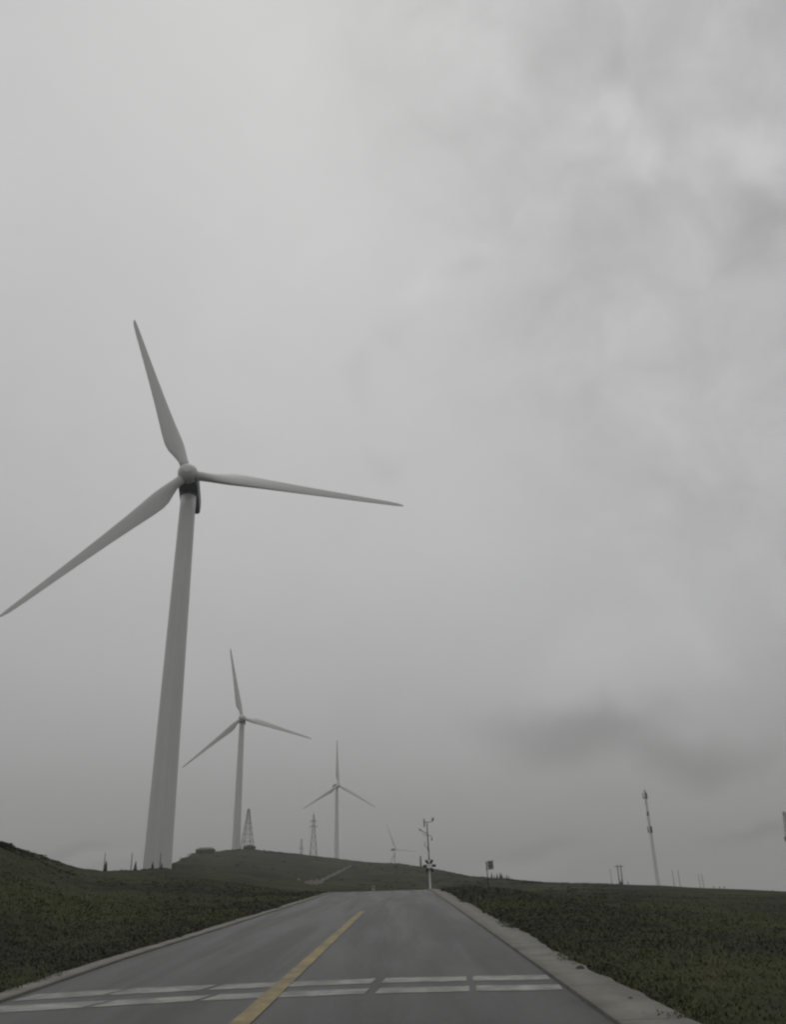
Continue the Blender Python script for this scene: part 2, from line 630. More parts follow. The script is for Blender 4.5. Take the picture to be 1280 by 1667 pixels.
col.objects.link(gr)
tag(gr, 'dark green grassy hillside and fields either side of the road', 'ground', kind='structure')


# ------------------------------------------------------------------ road, shoulders, markings
def strip(name, y0, y1, fa, fb, m, dz, step=0.5, nx=2, side=0.0, parent=None):
    ys = np.arange(y0, y1 + 1e-6, step)
    mb = MB()
    for y in ys:
        a, b = float(fa(y)), float(fb(y))
        for k in range(nx):
            t = k / (nx - 1)
            mb.v.append((a + (b - a) * t, y, float(road_z(y)) + dz))
    n = len(ys)
    for i in range(n - 1):
        for k in range(nx - 1):
            mb.face([i * nx + k, i * nx + k + 1, (i + 1) * nx + k + 1, (i + 1) * nx + k], True)
    if side > 0:                      # drop the edges so that the strip is a real step
        o = len(mb.v)
        for i in range(n):
            for k in (0, nx - 1):
                p = mb.v[i * nx + k]
                mb.v.append((p[0], p[1], p[2] - side))
        for i in range(n - 1):
            mb.face([i * nx, (i + 1) * nx, o + (i + 1) * 2, o + i * 2])
            mb.face([i * nx + nx - 1, o + i * 2 + 1, o + (i + 1) * 2 + 1, (i + 1) * nx + nx - 1])
        mb.face([0, o, o + 1, nx - 1])
    return mb.build(name, m, parent)


YA, YB = -30.0, 118.0
tag(strip('road', YA, YB, xleft, xright, M['asphalt'], 0.0, nx=8), 'grey damp asphalt two lane road running to the crest', 'road', kind='structure')


def wob(y, k):
    return (0.018 * math.sin(y * 1.7 + k) + 0.022 * math.sin(y * 4.1 + 2 * k + math.sin(y)) + 0.05 * math.sin(y * 0.53 + k * 3)
            + 0.012 * math.sin(y * 9.3 + k) + 0.05 * max(0.0, math.sin(y * 0.9 + 2 * k) * math.sin(y * 2.3 + k)) ** 2)


tag(strip('kerb', YA, YB, xright, lambda y: float(xright(y)) + 0.66 + wob(y, 1), M['concrete'], 0.035, step=0.2, side=0.12),
    'broad pale concrete edging along the right side of the road', 'kerb', kind='structure')
tag(strip('kerb', YA, YB, lambda y: float(xleft(y)) - 0.34 - 0.6 * wob(y, 2), xleft, M['concrete'], 0.030, step=0.2, side=0.12),
    'narrow pale concrete edging along the left side of the road', 'kerb', kind='structure')


def sheet(mb, quad, dz=0.004, nx=12):
    (ax, ay), (bx, by), (cx, cy), (dx, dy) = quad      # near left, near right, far right, far left
    o = len(mb.v)
    for k in range(nx + 1):
        t = k / nx
        jl = 0.012 * math.sin(k * 2.1 + ax * 3) + 0.008 * math.sin(k * 5.3)
        mb.v.append((ax + (bx - ax) * t, ay + (by - ay) * t + jl, float(road_z(ay)) + dz))
        mb.v.append((dx + (cx - dx) * t, dy + (cy - dy) * t - jl * 0.8, float(road_z(dy)) + dz))
    for k in range(nx):
        mb.face([o + 2 * k, o + 2 * k + 2, o + 2 * k + 3, o + 2 * k + 1])


# two painted bars across the road, broken by joints
def bars(front, name, lab):
    mb = MB()
    for q in front:
        sheet(mb, q)
    tag(mb.build(name, M['white']), lab, 'road marking', kind='structure')


bars([((-5.12, 12.02), (-4.02, 12.32), (-3.85, 12.92), (-5.0, 12.62)),
      ((-3.96, 12.33), (-2.76, 12.50), (-2.60, 13.04), (-3.79, 12.93)),
      ((-2.66, 12.52), (-0.42, 12.68), (-0.36, 13.18), (-2.50, 13.05)),
      ((-0.28, 12.68), (0.90, 12.62), (0.94, 13.12), (-0.22, 13.18)),
      ((0.99, 12.62), (2.05, 12.52), (2.06, 12.98), (1.03, 13.12))], 'road_marking', 'far white bar painted across the road near the camera')
bars([((-5.14, 11.02), (-3.92, 11.30), (-3.72, 11.84), (-5.12, 11.62)),
      ((-3.86, 11.31), (-2.62, 11.56), (-2.46, 12.06), (-3.66, 11.85)),
      ((-2.54, 11.57), (-0.48, 11.72), (-0.42, 12.20), (-2.38, 12.07)),
      ((-0.34, 11.72), (0.86, 11.66), (0.90, 12.14), (-0.28, 12.20)),
      ((0.95, 11.66), (2.04, 11.54), (2.06, 12.02), (0.99, 12.14))], 'road_marking', 'near white bar painted across the road in the foreground')
mb = MB()
sheet(mb, ((-4.45, 36.6), (1.55, 36.9), (1.55, 37.5), (-4.4, 37.2)))
sheet(mb, ((-3.1, 47.0), (1.9, 47.2), (1.9, 47.9), (-3.1, 47.7)))
tag(mb.build('road_marking', M['faint']), 'faded pale bars across the road far ahead near the crest', 'road marking', kind='structure')
tag(strip('road_marking', 2.0, 31.5, lambda y: -1.83 + (y - 9.8) * 0.0195 + 0.003 * math.sin(y * 3), lambda y: -1.60 + (y - 9.8) * 0.0185 + 0.003 * math.sin(y * 2.3 + 1), M['yellow'], 0.009, step=0.25),
    'yellow centre line running up the middle of the road', 'road marking', kind='structure')
# tar joint in the right-hand lane and dark damp band between the bars
# ------------------------------------------------------------------ dirt track on the hillside
TR = [(-6.15, -0.85, -1.07), (-5.76, -0.79, -1.16), (-5.36, -0.77, -1.19), (-5.04, -0.74, -1.18), (-4.76, -0.64, -0.90),
      (-4.36, -0.47, -0.72), (-3.96, -0.30, -0.55), (-3.56, -0.15, -0.34), (-3.07, 0.01, -0.10)]
mb = MB()
NT, NA = 14, 60
ta = np.array([t[0] for t in TR])
prev = None
for i in range(NA):
    az = float(ta[0] + (ta[-1] - ta[0]) * i / (NA - 1))
    et = float(np.interp(az, ta, [t[1] for t in TR]))
    eb = float(np.interp(az, ta, [t[2] for t in TR]))
    m_ = (et + eb) / 2
    wd = (et - eb) / 2 * (0.72 + 0.22 * math.sin(i * 0.9) + 0.16 * math.sin(i * 2.3 + 1))
    if i == 0 or i == NA - 1:
        wd *= 0.1
    elif i < 4:
        wd *= 0.3 + 0.18 * i
    r1, r2 = on_face(az, m_ - wd), on_face(az, m_ + wd)
    r2 = max(r2, r1 + 0.3)
    for k in range(NT + 1):
        rk = r1 + (r2 - r1) * k / NT
        x, y = polar(az, rk)
        mb.v.append((x, y, tz(x, y) + 0.10))
for i in range(NA - 1):
    for k in range(NT):
        a = i * (NT + 1) + k
        mb.face([a, a + NT + 1, a + NT + 2, a + 1], True)
tag(mb.build('path', M['track']), 'pale dirt track climbing the hillside left of the road', 'path', kind='structure')


# ------------------------------------------------------------------ wind turbines
def blade_mesh(L=40.0):
    """built along +Z, chord along X (bulge to -X), thickness along Y (Y+ is downwind)"""
    mb = MB()
    st = [(1.3, 1.75, 1.75, 0.5), (2.6, 1.75, 1.75, 0.5), (3.6, 1.88, 1.75, 0.48), (5.0, 2.45, 1.68, 0.42), (6.6, 3.10, 1.55, 0.36), (8.2, 3.30, 1.38, 0.33), (10.5, 3.08, 1.12, 0.31),
          (14, 2.65, 0.82, 0.30), (19, 2.15, 0.55, 0.30), (25, 1.68, 0.27, 0.30), (31, 1.28, 0.2, 0.30), (36, 0.98, 0.14, 0.30), (38.6, 0.74, 0.10, 0.32), (39.7, 0.44, 0.06, 0.36), (40.0, 0.15, 0.03, 0.40)]
    rings = []
    N = 20
    for (z, ch, th, le) in st:
        twist = D2R(4 + 17 * (1 - min(1, z / 30)) ** 1.5)
        roundness = max(0, 1 - max(0, z - 2.6) / 3.5)
        ring = []
        for k in range(N):
            a = 2 * math.pi * k / N
            # ellipse and aerofoil blended
            xe, ye = math.cos(a) * 0.5, math.sin(a) * 0.5
            xa = math.cos(a) * 0.5
            s = 0.5 - xa                                    # 0 leading (+x) .. 1 trailing (-x)
            ya = math.copysign(0.5 * (2.6 * (math.sqrt(max(s, 0)) * 0.9 - s * 0.62 - 0.28 * s * s + 0.0 * s)) * 1.0, math.sin(a)) if abs(math.sin(a)) > 1e-6 else 0
            x = xe * ch * roundness + xa * ch * (1 - roundness)
            yv = ye * th * roundness + ya * th * 0.9 * (1 - roundness)
            x += (le - 0.5) * ch
            px = x * math.cos(twist) + yv * math.sin(twist)
            py = -x * math.sin(twist) + yv * math.cos(twist)
            ring.append((px, py - 0.00045 * z * z, z))
        rings.append(ring)
    mb.loft(rings)
    return mb


def collar_mesh():
    return MB().tube([(0, 0, 1.05), (0, 0, 1.5), (0, 0, 1.62)], [1.02, 1.02, 0.93], 24)


def hub_mesh():
    """spinner; rotor axis is -Y (towards the wind)"""
    mb = MB()
    prof = [(0.85, 1.55), (0.65, 1.74), (0.1, 1.82), (-0.6, 1.78), (-1.15, 1.60), (-1.55, 1.30), (-1.78, 0.98), (-1.84, 0.94), (-1.92, 0.55), (-1.95, 0.05)]
    rings = []
    for y, r in prof:
        rings.append([(r * math.cos(2 * math.pi * k / 28), y, r * math.sin(2 * math.pi * k / 28)) for k in range(28)])
    mb.loft(rings)
    return mb


def nacelle_mesh():
    mb = MB()
    rings = []
    for y, w, top, bot in [(0.6, 1.2, 1.2, -1.2), (0.75, 1.5, 1.4, -1.45), (2.0, 1.75, 1.8, -1.5), (3.6, 1.8, 2.0, -1.55), (8.8, 1.8, 2.05, -1.55), (10.8, 1.75, 1.95, -1.35), (10.95, 1.6, 1.8, -1.2)]:
        pts = []
        h, m = (top - bot) / 2, (top + bot) / 2
        for k in range(24):
            a = 2 * math.pi * k / 24
            c, s = math.cos(a), math.sin(a)
            e = 0.30
            pts.append((w * math.copysign(abs(c) ** e, c), y, m + h * math.copysign(abs(s) ** e, s)))
        rings.append(pts)
    mb.loft(rings)
    return mb


def tower_mesh(H, rb=2.15, rt=1.38):
    mb = MB()
    zs = [-3.0] + [H * k / 24 for k in range(25)]
    mb.tube([(0, 0, z) for z in zs], [rb + (rt - rb) * max(0, z / H) for z in zs], 48)
    return mb


B_BLADE = None


def turbine(label, hub, yaw, tilt, phase, tower_nudge=0.0, L=40.0):
    global B_BLADE
    yaw, tilt, phase = D2R(yaw), D2R(tilt), D2R(phase)
    n = Vector((math.sin(yaw) * math.cos(tilt), -math.cos(yaw) * math.cos(tilt), math.sin(tilt)))
    s = Vector((math.cos(yaw), math.sin(yaw), 0))
    u = s.cross(-n)
    if u.z < 0:
        u = -u
    hub = Vector(hub)
    nh = Vector((math.sin(yaw), -math.cos(yaw), 0))
    bx, by = (hub - nh * 4.1).xy
    gz = tz(bx, by)
    root = thing('wind_turbine', label, 'wind turbine', (bx, by, gz), 0, 'white wind turbines along the hill')
    inv = Matrix.Translation((-bx, -by, -gz))
    # frame: x = s, y = -n (downwind), z = u
    F = Matrix(((s.x, -n.x, u.x, hub.x), (s.y, -n.y, u.y, hub.y), (s.z, -n.z, u.z, hub.z), (0, 0, 0, 1)))
    top = hub.z - gz - 1.7 + (4.1 * -math.sin(tilt))
    tw = tower_mesh(top).build('tower', M['turbine'], root)
    for k in (0.335, 0.68):
        z = top * k
        r = 2.15 + (1.38 - 2.15) * k
        MB().tube([(0, 0, z - 0.05), (0, 0, z + 0.05)], r + 0.012, 48).build('flange_ring', M['turbine'], tw)
    a = math.atan2(by, bx) + 0.5
    dx, dy = math.cos(a), math.sin(a)
    MB().box((dx * 2.13, dy * 2.13, 2.6), (0.12, 0.9, 2.0), a).build('door', M['seam'], tw)
    MB().tube([(0, 0, top - 0.1), (0, 0, top + 0.45)], [1.45, 1.55], 36).build('yaw_ring', M['navy'], root)
    nac = nacelle_mesh().build('nacelle', M['navy'], root, inv @ F)
    mast = MB().tube([(0.5, 9.0, 1.9), (0.5, 9.0, 3.4)], 0.05, 6).tube([(0.1, 9.0, 3.3), (0.9, 9.0, 3.3)], 0.04, 6)
    mast.build('wind_vane', M['steel'], nac)
    hb = hub_mesh().build('rotor_hub', M['turbine'], root, inv @ F)
    for k in range(3):
        ang = phase + k * 2 * math.pi / 3
        B = inv @ F @ Matrix.Rotation(ang, 4, 'Y') @ Matrix.Rotation(D2R(2.0), 4, 'X')
        if B_BLADE is None:
            bl = blade_mesh().build('blade', M['turbine'], root, B)
            cl = collar_mesh().build('blade_collar', M['seam'], bl)
            B_BLADE = (bl.data, cl.data)
        else:
            bl = bpy.data.objects.new('blade', B_BLADE[0])
            cl = bpy.data.objects.new('blade_collar', B_BLADE[1])
            col.objects.link(bl)
            col.objects.link(cl)
            bl.parent = root
            bl.matrix_local = B
            cl.parent = bl
    return root


turbine('largest and nearest white wind turbine, towering on the left above the grassy bank', (-36.53, 130.2, 67.8), 9.28, 10.97, 339.7)
turbine('second largest white wind turbine, standing on the hill crest beside a lattice tower', (-83.2, 443.2, 77.0), 8.86, 6.04, 347.9)
turbine('third wind turbine behind the hill with one blade pointing straight up', (-51.5, 751.3, 67.5), 24.7, 5.9, 359.4)
turbine('smallest and farthest wind turbine, mostly hidden by the hill near the road end', (-2.2, 1312.3, 22.1), 36.7, 5.8, 337.0)


# ------------------------------------------------------------------ lattice towers
def lattice(H, wb, wt, nseg, r, kink=None):
    """four legs and X bracing as one mesh for legs, one for bracing"""
    legs, br = MB(), MB()

    def w(z):
        if kink:
            zk, wk = kink
            return wb + (wk - wb) * z / zk if z < zk else wk + (wt - wk) * (z - zk) / (H - zk)
        return wb + (wt - wb) * z / H
    cs = [(-1, -1), (1, -1), (1, 1), (-1, 1)]
    zs = [0.0]
    q = 1.0
    tot = sum(0.9 ** k for k in range(nseg))
    for k in range(nseg):
        zs.append(zs[-1] + H * 0.9 ** k / tot)
    legm = []
    for sx, sy in cs:
        m = MB()
        m.tube([(sx * w(z) / 2, sy * w(z) / 2, z) for z in zs], [r * (1 - 0.4 * z / H) for z in zs], 5)
        legm.append(m)
    for i in range(nseg):
        z0, z1 = zs[i], zs[i + 1]
        a, b = w(z0) / 2, w(z1) / 2
        for k in range(4):
            p, q2 = cs[k], cs[(k + 1) % 4]
            br.tube([(p[0] * a, p[1] * a, z0), (q2[0] * b, q2[1] * b, z1)], r * 0.45, 4)
            br.tube([(q2[0] * a, q2[1] * a, z0), (p[0] * b, p[1] * b, z1)], r * 0.45, 4)
            br.tube([(p[0] * b, p[1] * b, z1), (q2[0] * b, q2[1] * b, z1)], r * 0.45, 4)
    return legm, br


def lattice_tower(label, az, r, H, wb, wt, nseg, rad, kink=None, arms=(), spire=0.0, rz=0.4, name='lattice_tower', cat='lattice tower', antennas=(), sink=0.3, mat='steel'):
    x, y = polar(az, r)
    root = thing(name, label, cat, (x, y, tz(x, y) - sink), rz)
    legm, br = lattice(H, wb, wt, nseg, rad, kink)
    for m in legm:
        m.build('leg', M[mat], root)
    br.build('bracing', M[mat], root)
    for (z, half) in arms:
        m = MB()
        for s in (-1, 1):
            m.tube([(0, 0, z + 0.5), (s * half, 0, z)], rad * 0.7, 4)
            m.tube([(0, 0, z - 0.5), (s * half, 0, z)], rad * 0.7, 4)
        m.build('cross_arm', M['steel'], root)
        for s in (-1, 1):
            MB().tube([(s * half, 0, z), (s * half, 0, z - 0.5), (s * half, 0, z - 1.3)], [0.05, 0.12, 0.12], 6).build('insulator', M['darksteel'], root)
    if spire:
        MB().tube([(0, 0, H - 0.5), (0, 0, H + spire)], [rad * 0.9, rad * 0.4], 6).build('spire', M['steel'], root)
    for (z, nA, hA, rad2) in antennas:
        MB().tube([(rad2 * math.cos(a), rad2 * math.sin(a), z - hA * 0.25) for a in np.linspace(0, 2 * math.pi, 19)], 0.06, 5).build('platform_ring', M['steel'], root)
        for k in range(nA):
            a = 2 * math.pi * k / nA + z
            MB().box((math.cos(a) * rad2, math.sin(a) * rad2, z), (0.22, 0.4, hA), a).build('antenna', M['darksteel'], root)
    return root


lattice_tower('lattice pylon on the hill crest right beside the second turbine tower', -9.90, 446, 19.0, 5.6, 0.9, 7, 0.15, kink=(15.0, 1.7), spire=1.0, rz=0.5)
lattice_tower('slim A-shaped lattice pylon with small cross arms, left of the third turbine', -5.57, 600, 36.5, 6.6, 0.8, 8, 0.18, kink=(27.0, 1.9), arms=((29.0, 2.6), (32.5, 2.0)), spire=2.5, rz=0.15)
lattice_tower('faint hazy lattice pylon, leftmost of the pair behind the hill', -6.36, 900, 40.0, 5.0, 1.0, 8, 0.20, kink=(28, 2.2), arms=((31, 2.6),), rz=0.2)
xm, ym = polar(16.5, 300)
Hm = EYE + 300 * math.tan(D2R(4.0)) - tz(xm, ym)
lattice_tower('tall slender antenna mast rising from the field on the right, with antennas at its top', 16.47, 300, Hm, 0.85, 0.45, 26, 0.042, spire=2.2, mat='palesteel', rz=0.3, name='antenna_mast', cat='antenna mast',
              antennas=((Hm - 1.8, 3, 1.9, 0.75), (Hm - 7.5, 2, 1.2, 0.5), (Hm - 12.5, 3, 2.0, 0.7)))
xm, ym = polar(24.42, 210)
Hm2 = EYE + 210 * math.tan(D2R(2.35)) - tz(xm, ym)
lattice_tower('dark lattice mast cut off by the right edge of the picture', 24.5, 210, Hm2, 2.6, 0.45, 10, 0.06, name='antenna_mast', cat='antenna mast', rz=0.2,
              mat='darksteel', antennas=((Hm2 - 5.6, 3, 0.9, 0.95),))


# ------------------------------------------------------------------ camera / signal mast at the road end
def signal_mast():
    x, y = 2.22, 61.5
    z0 = float(road_z(y)) + 0.02
    root = thing('signal_mast', 'white post with six dark panels in a ring beneath a dark upper mast', 'signal mast', (x, y, z0), 0.0)
    root.scale = (0.90, 0.90, 0.87)
    MB().tube([(0, 0, 0), (0, 0, 0.02), (0, 0, 1.25), (0, 0, 2.1)], [0.10, 0.075, 0.06, 0.05], 12).build('pole', M['whitepole'], root)
    MB().box((0, 0, 0.02), (0.34, 0.34, 0.06)).build('base_plate', M['steel'], root)
    MB().tube([(0, 0, 2.1), (-0.01, 0, 2.75)], [0.045, 0.042], 10).build('middle_pole', M['steel'], root)
    MB().tube([(-0.01, 0, 2.75), (-0.03, 0, 3.5), (-0.05, 0, 5.02)], [0.05, 0.042, 0.034], 10).build('upper_pole', M['darksteel'], root)
    ring = MB()
    cz = 1.72
    ring.tube([(0.2 * math.cos(a), -0.07, cz + 0.2 * math.sin(a)) for a in np.linspace(0, 2 * math.pi, 25)], 0.015, 6)
    for k in range(6):
        a = math.pi / 3 * k + 0.02
        ring.tube([(0.05 * math.cos(a), -0.07, cz + 0.05 * math.sin(a)), (0.32 * math.cos(a), -0.07, cz + 0.32 * math.sin(a))], 0.012, 5)
    ring.build('panel_frame', M['postwhite'], root)
    for k in range(6):
        a = math.pi / 3 * k + 0.02
        R1 = 0.36
        m = MB().box((0, 0, 0), (0.30, 0.05, 0.19), 0)
        Mx = Matrix.Translation((R1 * math.cos(a), -0.10, cz + R1 * math.sin(a))) @ Matrix.Rotation(-a, 4, 'Y')
        m.build('panel', M['panel'], root, Mx)
    # long bracket arm to the upper left with a lamp head
    arm = MB().tube([(-0.03, 0, 4.15), (-0.35, -0.02, 4.28), (-0.72, -0.02, 4.52)], [0.026, 0.026, 0.03], 8).build('long_arm', M['steel'], root)
    MB().tube([(-0.72, -0.02, 4.52), (-0.52, -0.02, 4.40)], 0.045, 8).build('arm_head', M['steel'], arm)
    MB().tube([(-0.03, 0, 3.98), (-0.42, -0.02, 4.10)], 0.018, 6).build('lower_arm', M['steel'], root)
    hook = MB().tube([(-0.03, 0, 4.02), (0.14, 0, 4.0), (0.27, 0, 3.92), (0.31, 0, 3.78), (0.25, 0, 3.66)], 0.022, 8).build('hooked_bracket', M['steel'], root)
    MB().box((0.27, 0, 3.70), (0.08, 0.1, 0.16)).build('camera_housing', M['darksteel'], hook)
    MB().tube([(-0.02, 0, 2.9), (-0.22, 0, 3.2), (-0.30, 0, 3.36)], 0.02, 6).build('strut', M['steel'], root)
    MB().tube([(-0.30, 0, 3.28), (-0.27, 0, 3.58)], 0.02, 6).build('side_rod', M['steel'], root)
    bar = MB().tube([(-0.27, 0, 5.02), (-0.05, 0, 5.05), (0.2, 0, 5.03), (0.38, 0, 5.12)], 0.022, 8).build('top_bar', M['steel'], root)
    MB().box((-0.27, 0, 4.98), (0.10, 0.08, 0.62)).build('antenna', M['steel'], bar)
    MB().tube([(0.36, 0, 5.08), (0.43, 0, 5.22), (0.45, 0, 5.38)], [0.05, 0.08, 0.06], 10).build('sensor_head', M['steel'], bar)


signal_mast()


def sign_post():
    x, y = polar(5.83, 62.0)
    root = thing('sign_post', 'thin post with a square latticed sign box, standing right of the signal mast', 'sign', (x, y, 0.20), 0.0)
    MB().tube([(0, 0, tz(x, y) - 0.25), (0, 0, 0.6), (0, 0, 1.30)], [0.035, 0.032, 0.028], 10).build('pole', M['steel'], root)
    fr = MB()
    for a, b in (((-0.04, 0.72), (-0.04, 1.24)), ((0.44, 0.76), (0.44, 1.36)), ((-0.10, 1.20), (0.44, 1.24)), ((-0.10, 0.78), (0.30, 0.78)), ((0.14, 0.78), (0.14, 1.20)), ((0.28, 0.78), (0.28, 1.22)), ((0.0, 1.0), (0.44, 1.02))):
        fr.tube([(a[0], -0.05, a[1]), (b[0], -0.05, b[1])], 0.016, 6)
    fr.build('sign_frame', M['darksteel'], root)
    MB().box((0.26, 0.0, 1.06), (0.36, 0.03, 0.56)).build('sign_panel', M['postwhite'], root)


sign_post()


# ------------------------------------------------------------------ timber poles
def pole(name, label, az, r, top_el, rad, m, group=None, cat='pole', cross=None, arms=None, sink=0.1):
    x, y = polar(az, r)
    z0 = tz(x, y) - sink
    H = EYE + r * math.tan(D2R(top_el)) - z0
    root = thing(name, label, cat, (x, y, z0), -D2R(az), group)
    MB().tube([(0, 0, 0), (0, 0, H * 0.5), (0, 0, H)], [rad, rad * 0.9, rad * 0.7], 8).build('shaft', m, root)
    if cross:
        MB().box((0, -rad, H - 0.35), (cross, 0.12, 0.14)).build('cross_arm', m, root)
        for s in (-1, 1):
            MB().tube([(s * cross * 0.42, -rad, H - 0.3), (s * cross * 0.42, -rad, H)], 0.07, 6).build('insulator', M['darksteel'], root)
    return root


GP = 'thin poles on the skyline left of the near turbine'
pole('marker_pole', 'thin dark pole on the left skyline, farthest left above a small spruce', -18.70, 121, 1.14, 0.055, M['wood'], GP)
pole('marker_pole', 'thin dark pole on the skyline just left of the near turbine tower', -17.08, 128, 1.10, 0.06, M['wood'], GP)
pole('marker_pole', 'thin dark pole standing in front of the near turbine tower base', -15.33, 128, 1.07, 0.06, M['wood'], GP)

GU = 'utility poles on the right-hand horizon'
GR = 320.0
pole('utility_pole', 'lone thin pole at the left end of the poles on the right horizon', 13.66, 330, -0.66, 0.10, M['wood'], GU)
# H-frame
x, y = polar(14.23, GR)
z0 = tz(x, y)
Hh = EYE + GR * math.tan(D2R(-0.44)) - z0
hf = thing('h_frame_pole', 'dark double utility pole joined by a crossbar on the right horizon', 'utility pole', (x, y, z0), -D2R(14.2), GU)
for s in (-1, 1):
    MB().tube([(s * 0.55, 0, 0), (s * 0.55, 0, Hh)], [0.2, 0.15], 8).build('shaft', M['wood'], hf)
MB().box((0, -0.2, Hh - 0.5), (3.0, 0.18, 0.2)).build('cross_arm', M['wood'], hf)
MB().tube([(-0.55, 0, Hh * 0.35), (0.55, 0, Hh * 0.6)], 0.07, 6).tube([(0.55, 0, Hh * 0.35), (-0.55, 0, Hh * 0.6)], 0.07, 6).build('bracing', M['wood'], hf)
MB().box((0, 0, Hh * 0.42), (1.3, 0.7, 1.4)).build('transformer', M['cabinet'], hf)
pole('utility_pole', 'left pole of the taller thin pair right of the antenna mast', 17.42, 300, -0.80, 0.09, M['wood'], GU)
pole('utility_pole', 'right pole of the taller thin pair right of the antenna mast', 17.76, 300, -0.82, 0.09, M['wood'], GU)
pole('utility_pole', 'left pole of the shorter thin pair farther right on the horizon', 18.93, 290, -1.08, 0.08, M['wood'], GU)
pole('utility_pole', 'right pole of the shorter thin pair farther right on the horizon', 19.13, 290, -1.08, 0.08, M['wood'], GU)
pole('utility_pole', 'short thick dark pole on the ridge just left of the signal mast', 1.50, 316, 0.44, 0.30, M['wood'], None)

# faint row of fence posts, far right horizon
GF = 'short posts along the right-hand horizon'
for i, (az, e) in enumerate([(14.65, -1.40), (19.7, -1.78), (20.05, -1.80), (20.3, -1.79), (23.0, -2.02), (24.2, -2.0)]):
    x, y = polar(az, 128)
    o = MB().tube([(0, 0, -0.2), (0, 0, EYE + 128 * math.tan(D2R(e)) - tz(x, y))], 0.05, 6).build('fence_post', M['wood'])
    o.location = (x, y, tz(x, y))
    tag(o, 'short dark post on the right horizon among the thin utility poles' if az < 22 else 'short dark post on the horizon near the right edge of the picture', 'post', GF)


# ------------------------------------------------------------------ spruces on the ridges
def spruce(name, label, az, r, H, group, lean=0.0):
    x, y = polar(az, r)
    root = thing(name, label, 'tree', (x, y, tz(x, y) - 0.05), random.random() * 6, group)
    MB().tube([(0, 0, 0), (0, 0, H * 0.97)], [0.05 * H, 0.008 * H], 6).build('trunk', M['bark'], root)
    mb = MB()
    tiers = 9
    for t in range(tiers):
        f = t / (tiers - 1)
        zc0 = H * (0.10 + 0.86 * f)
        R0 = H * 0.24 * (1 - f) ** 0.8 + 0.03 * H
        nb = 11 - int(5 * f)
        for k in range(nb):
            a = 2 * math.pi * (k + random.random() * 0.7) / nb
            rr1 = R0 * random.uniform(0.65, 1.15)
            d = Vector((math.cos(a), math.sin(a), 0))
            s = Vector((-math.sin(a), math.cos(a), 0))
            zb = zc0 + random.uniform(-0.03, 0.03) * H
            tip = d * rr1 + Vector((0, 0, zb - 0.06 * H))
            w = rr1 * 0.32
            base_ = Vector((0, 0, zb + 0.05 * H))
            mid_ = d * rr1 * 0.55
            mb.add([base_, mid_ + s * w + Vector((0, 0, zb)), tip, mid_ - s * w + Vector((0, 0, zb)), mid_ + Vector((0, 0, zb + 0.05 * H))],
                   [(0, 1, 4), (1, 2, 4), (2, 3, 4), (3, 0, 4), (0, 3, 2, 1)])
    mb.build('crown', M['leaf'], root)
    return root


GT = 'small dark spruces on the skyline right of the road'
places = ['farthest left', 'second from the left', 'third from the left', 'tallest and thickest, in the middle', 'just right of the tallest', 'in the right half of the row', 'second from the right end', 'at the right end before the haze']
for i, (az, hgt) in enumerate([(6.10, 1.5), (6.27, 1.1), (6.45, 1.6), (6.66, 1.9), (6.76, 1.7), (6.93, 1.3), (7.08, 1.7), (7.23, 1.5)]):
    spruce('spruce_tree', 'spruce in the skyline row right of the road, ' + places[i], az, 215, hgt, GT)
spruce('spruce_tree', 'small dark spruce at the foot of the leftmost thin pole', -18.60, 118, 1.35, 'little spruces by the near turbine')
spruce('spruce_tree', 'little dark spruce on the skyline just left of the near turbine base', -16.82, 127, 1.25, 'little spruces by the near turbine')
spruce('spruce_tree', 'little dark spruce in front of the near turbine base, left of the pole', -15.78, 127, 1.15, 'little spruces by the near turbine')
spruce('spruce_tree', 'little dark spruce in front of the near turbine base, right of the pole', -15.22, 125, 0.9, 'little spruces by the near turbine')

# ------------------------------------------------------------------ shed and rocks on the crest
x, y = polar(-12.55, 330)
zz = tz(x, y)
sh = thing('shed', 'low pale shed on the hill crest left of the second turbine', 'shed', (x, y, zz), D2R(8))
MB().box((0, 0, 0.3), (7.0, 3.4, 2.0)).build('wall', M['shed'], sh)
mb = MB()
mb.add([(-3.7, -1.9, 1.3), (3.7, -1.9, 1.3), (3.7, 1.9, 1.3), (-3.7, 1.9, 1.3), (-2.2, 0, 2.05), (2.2, 0, 2.05)], [(0, 1, 5, 4), (2, 3, 4, 5), (0, 4, 3), (1, 2, 5), (3, 2, 1, 0)])
mb.build('roof', M['shedroof'], sh)
MB().box((-1.6, -1.72, 0.35), (0.9, 0.08, 1.7)).build('door', M['cabinet'], sh)
MB().box((1.4, -1.72, 0.7), (1.1, 0.08, 0.6)).build('window', M['cabinet'], sh)


def rock(name, label, x, y, s, m, flat=0.6, seed=0, group=None, dz=0.0):
    rs = random.Random(seed)
    mb = MB()
    rings = []
    n = 12
    for i in range(7):
        ph = -math.pi / 2 + math.pi * (i + 0.5) / 7
        ring = []
        for k in range(n):
            a = 2 * math.pi * k / n
            rr_ = s * (0.8 + 0.35 * rs.random())
            ring.append((rr_ * math.cos(ph) * math.cos(a), rr_ * 0.8 * math.cos(ph) * math.sin(a), s * flat * math.sin(ph) * (0.85 + 0.3 * rs.random())))
        rings.append(ring)
    mb.loft(rings, smooth=False)
    o = mb.build(name, m)
    o.location = (x, y, tz(x, y) + s * flat * 0.3 + dz)
    return tag(o, label, 'rock' if s > 0.6 else 'stone', group)


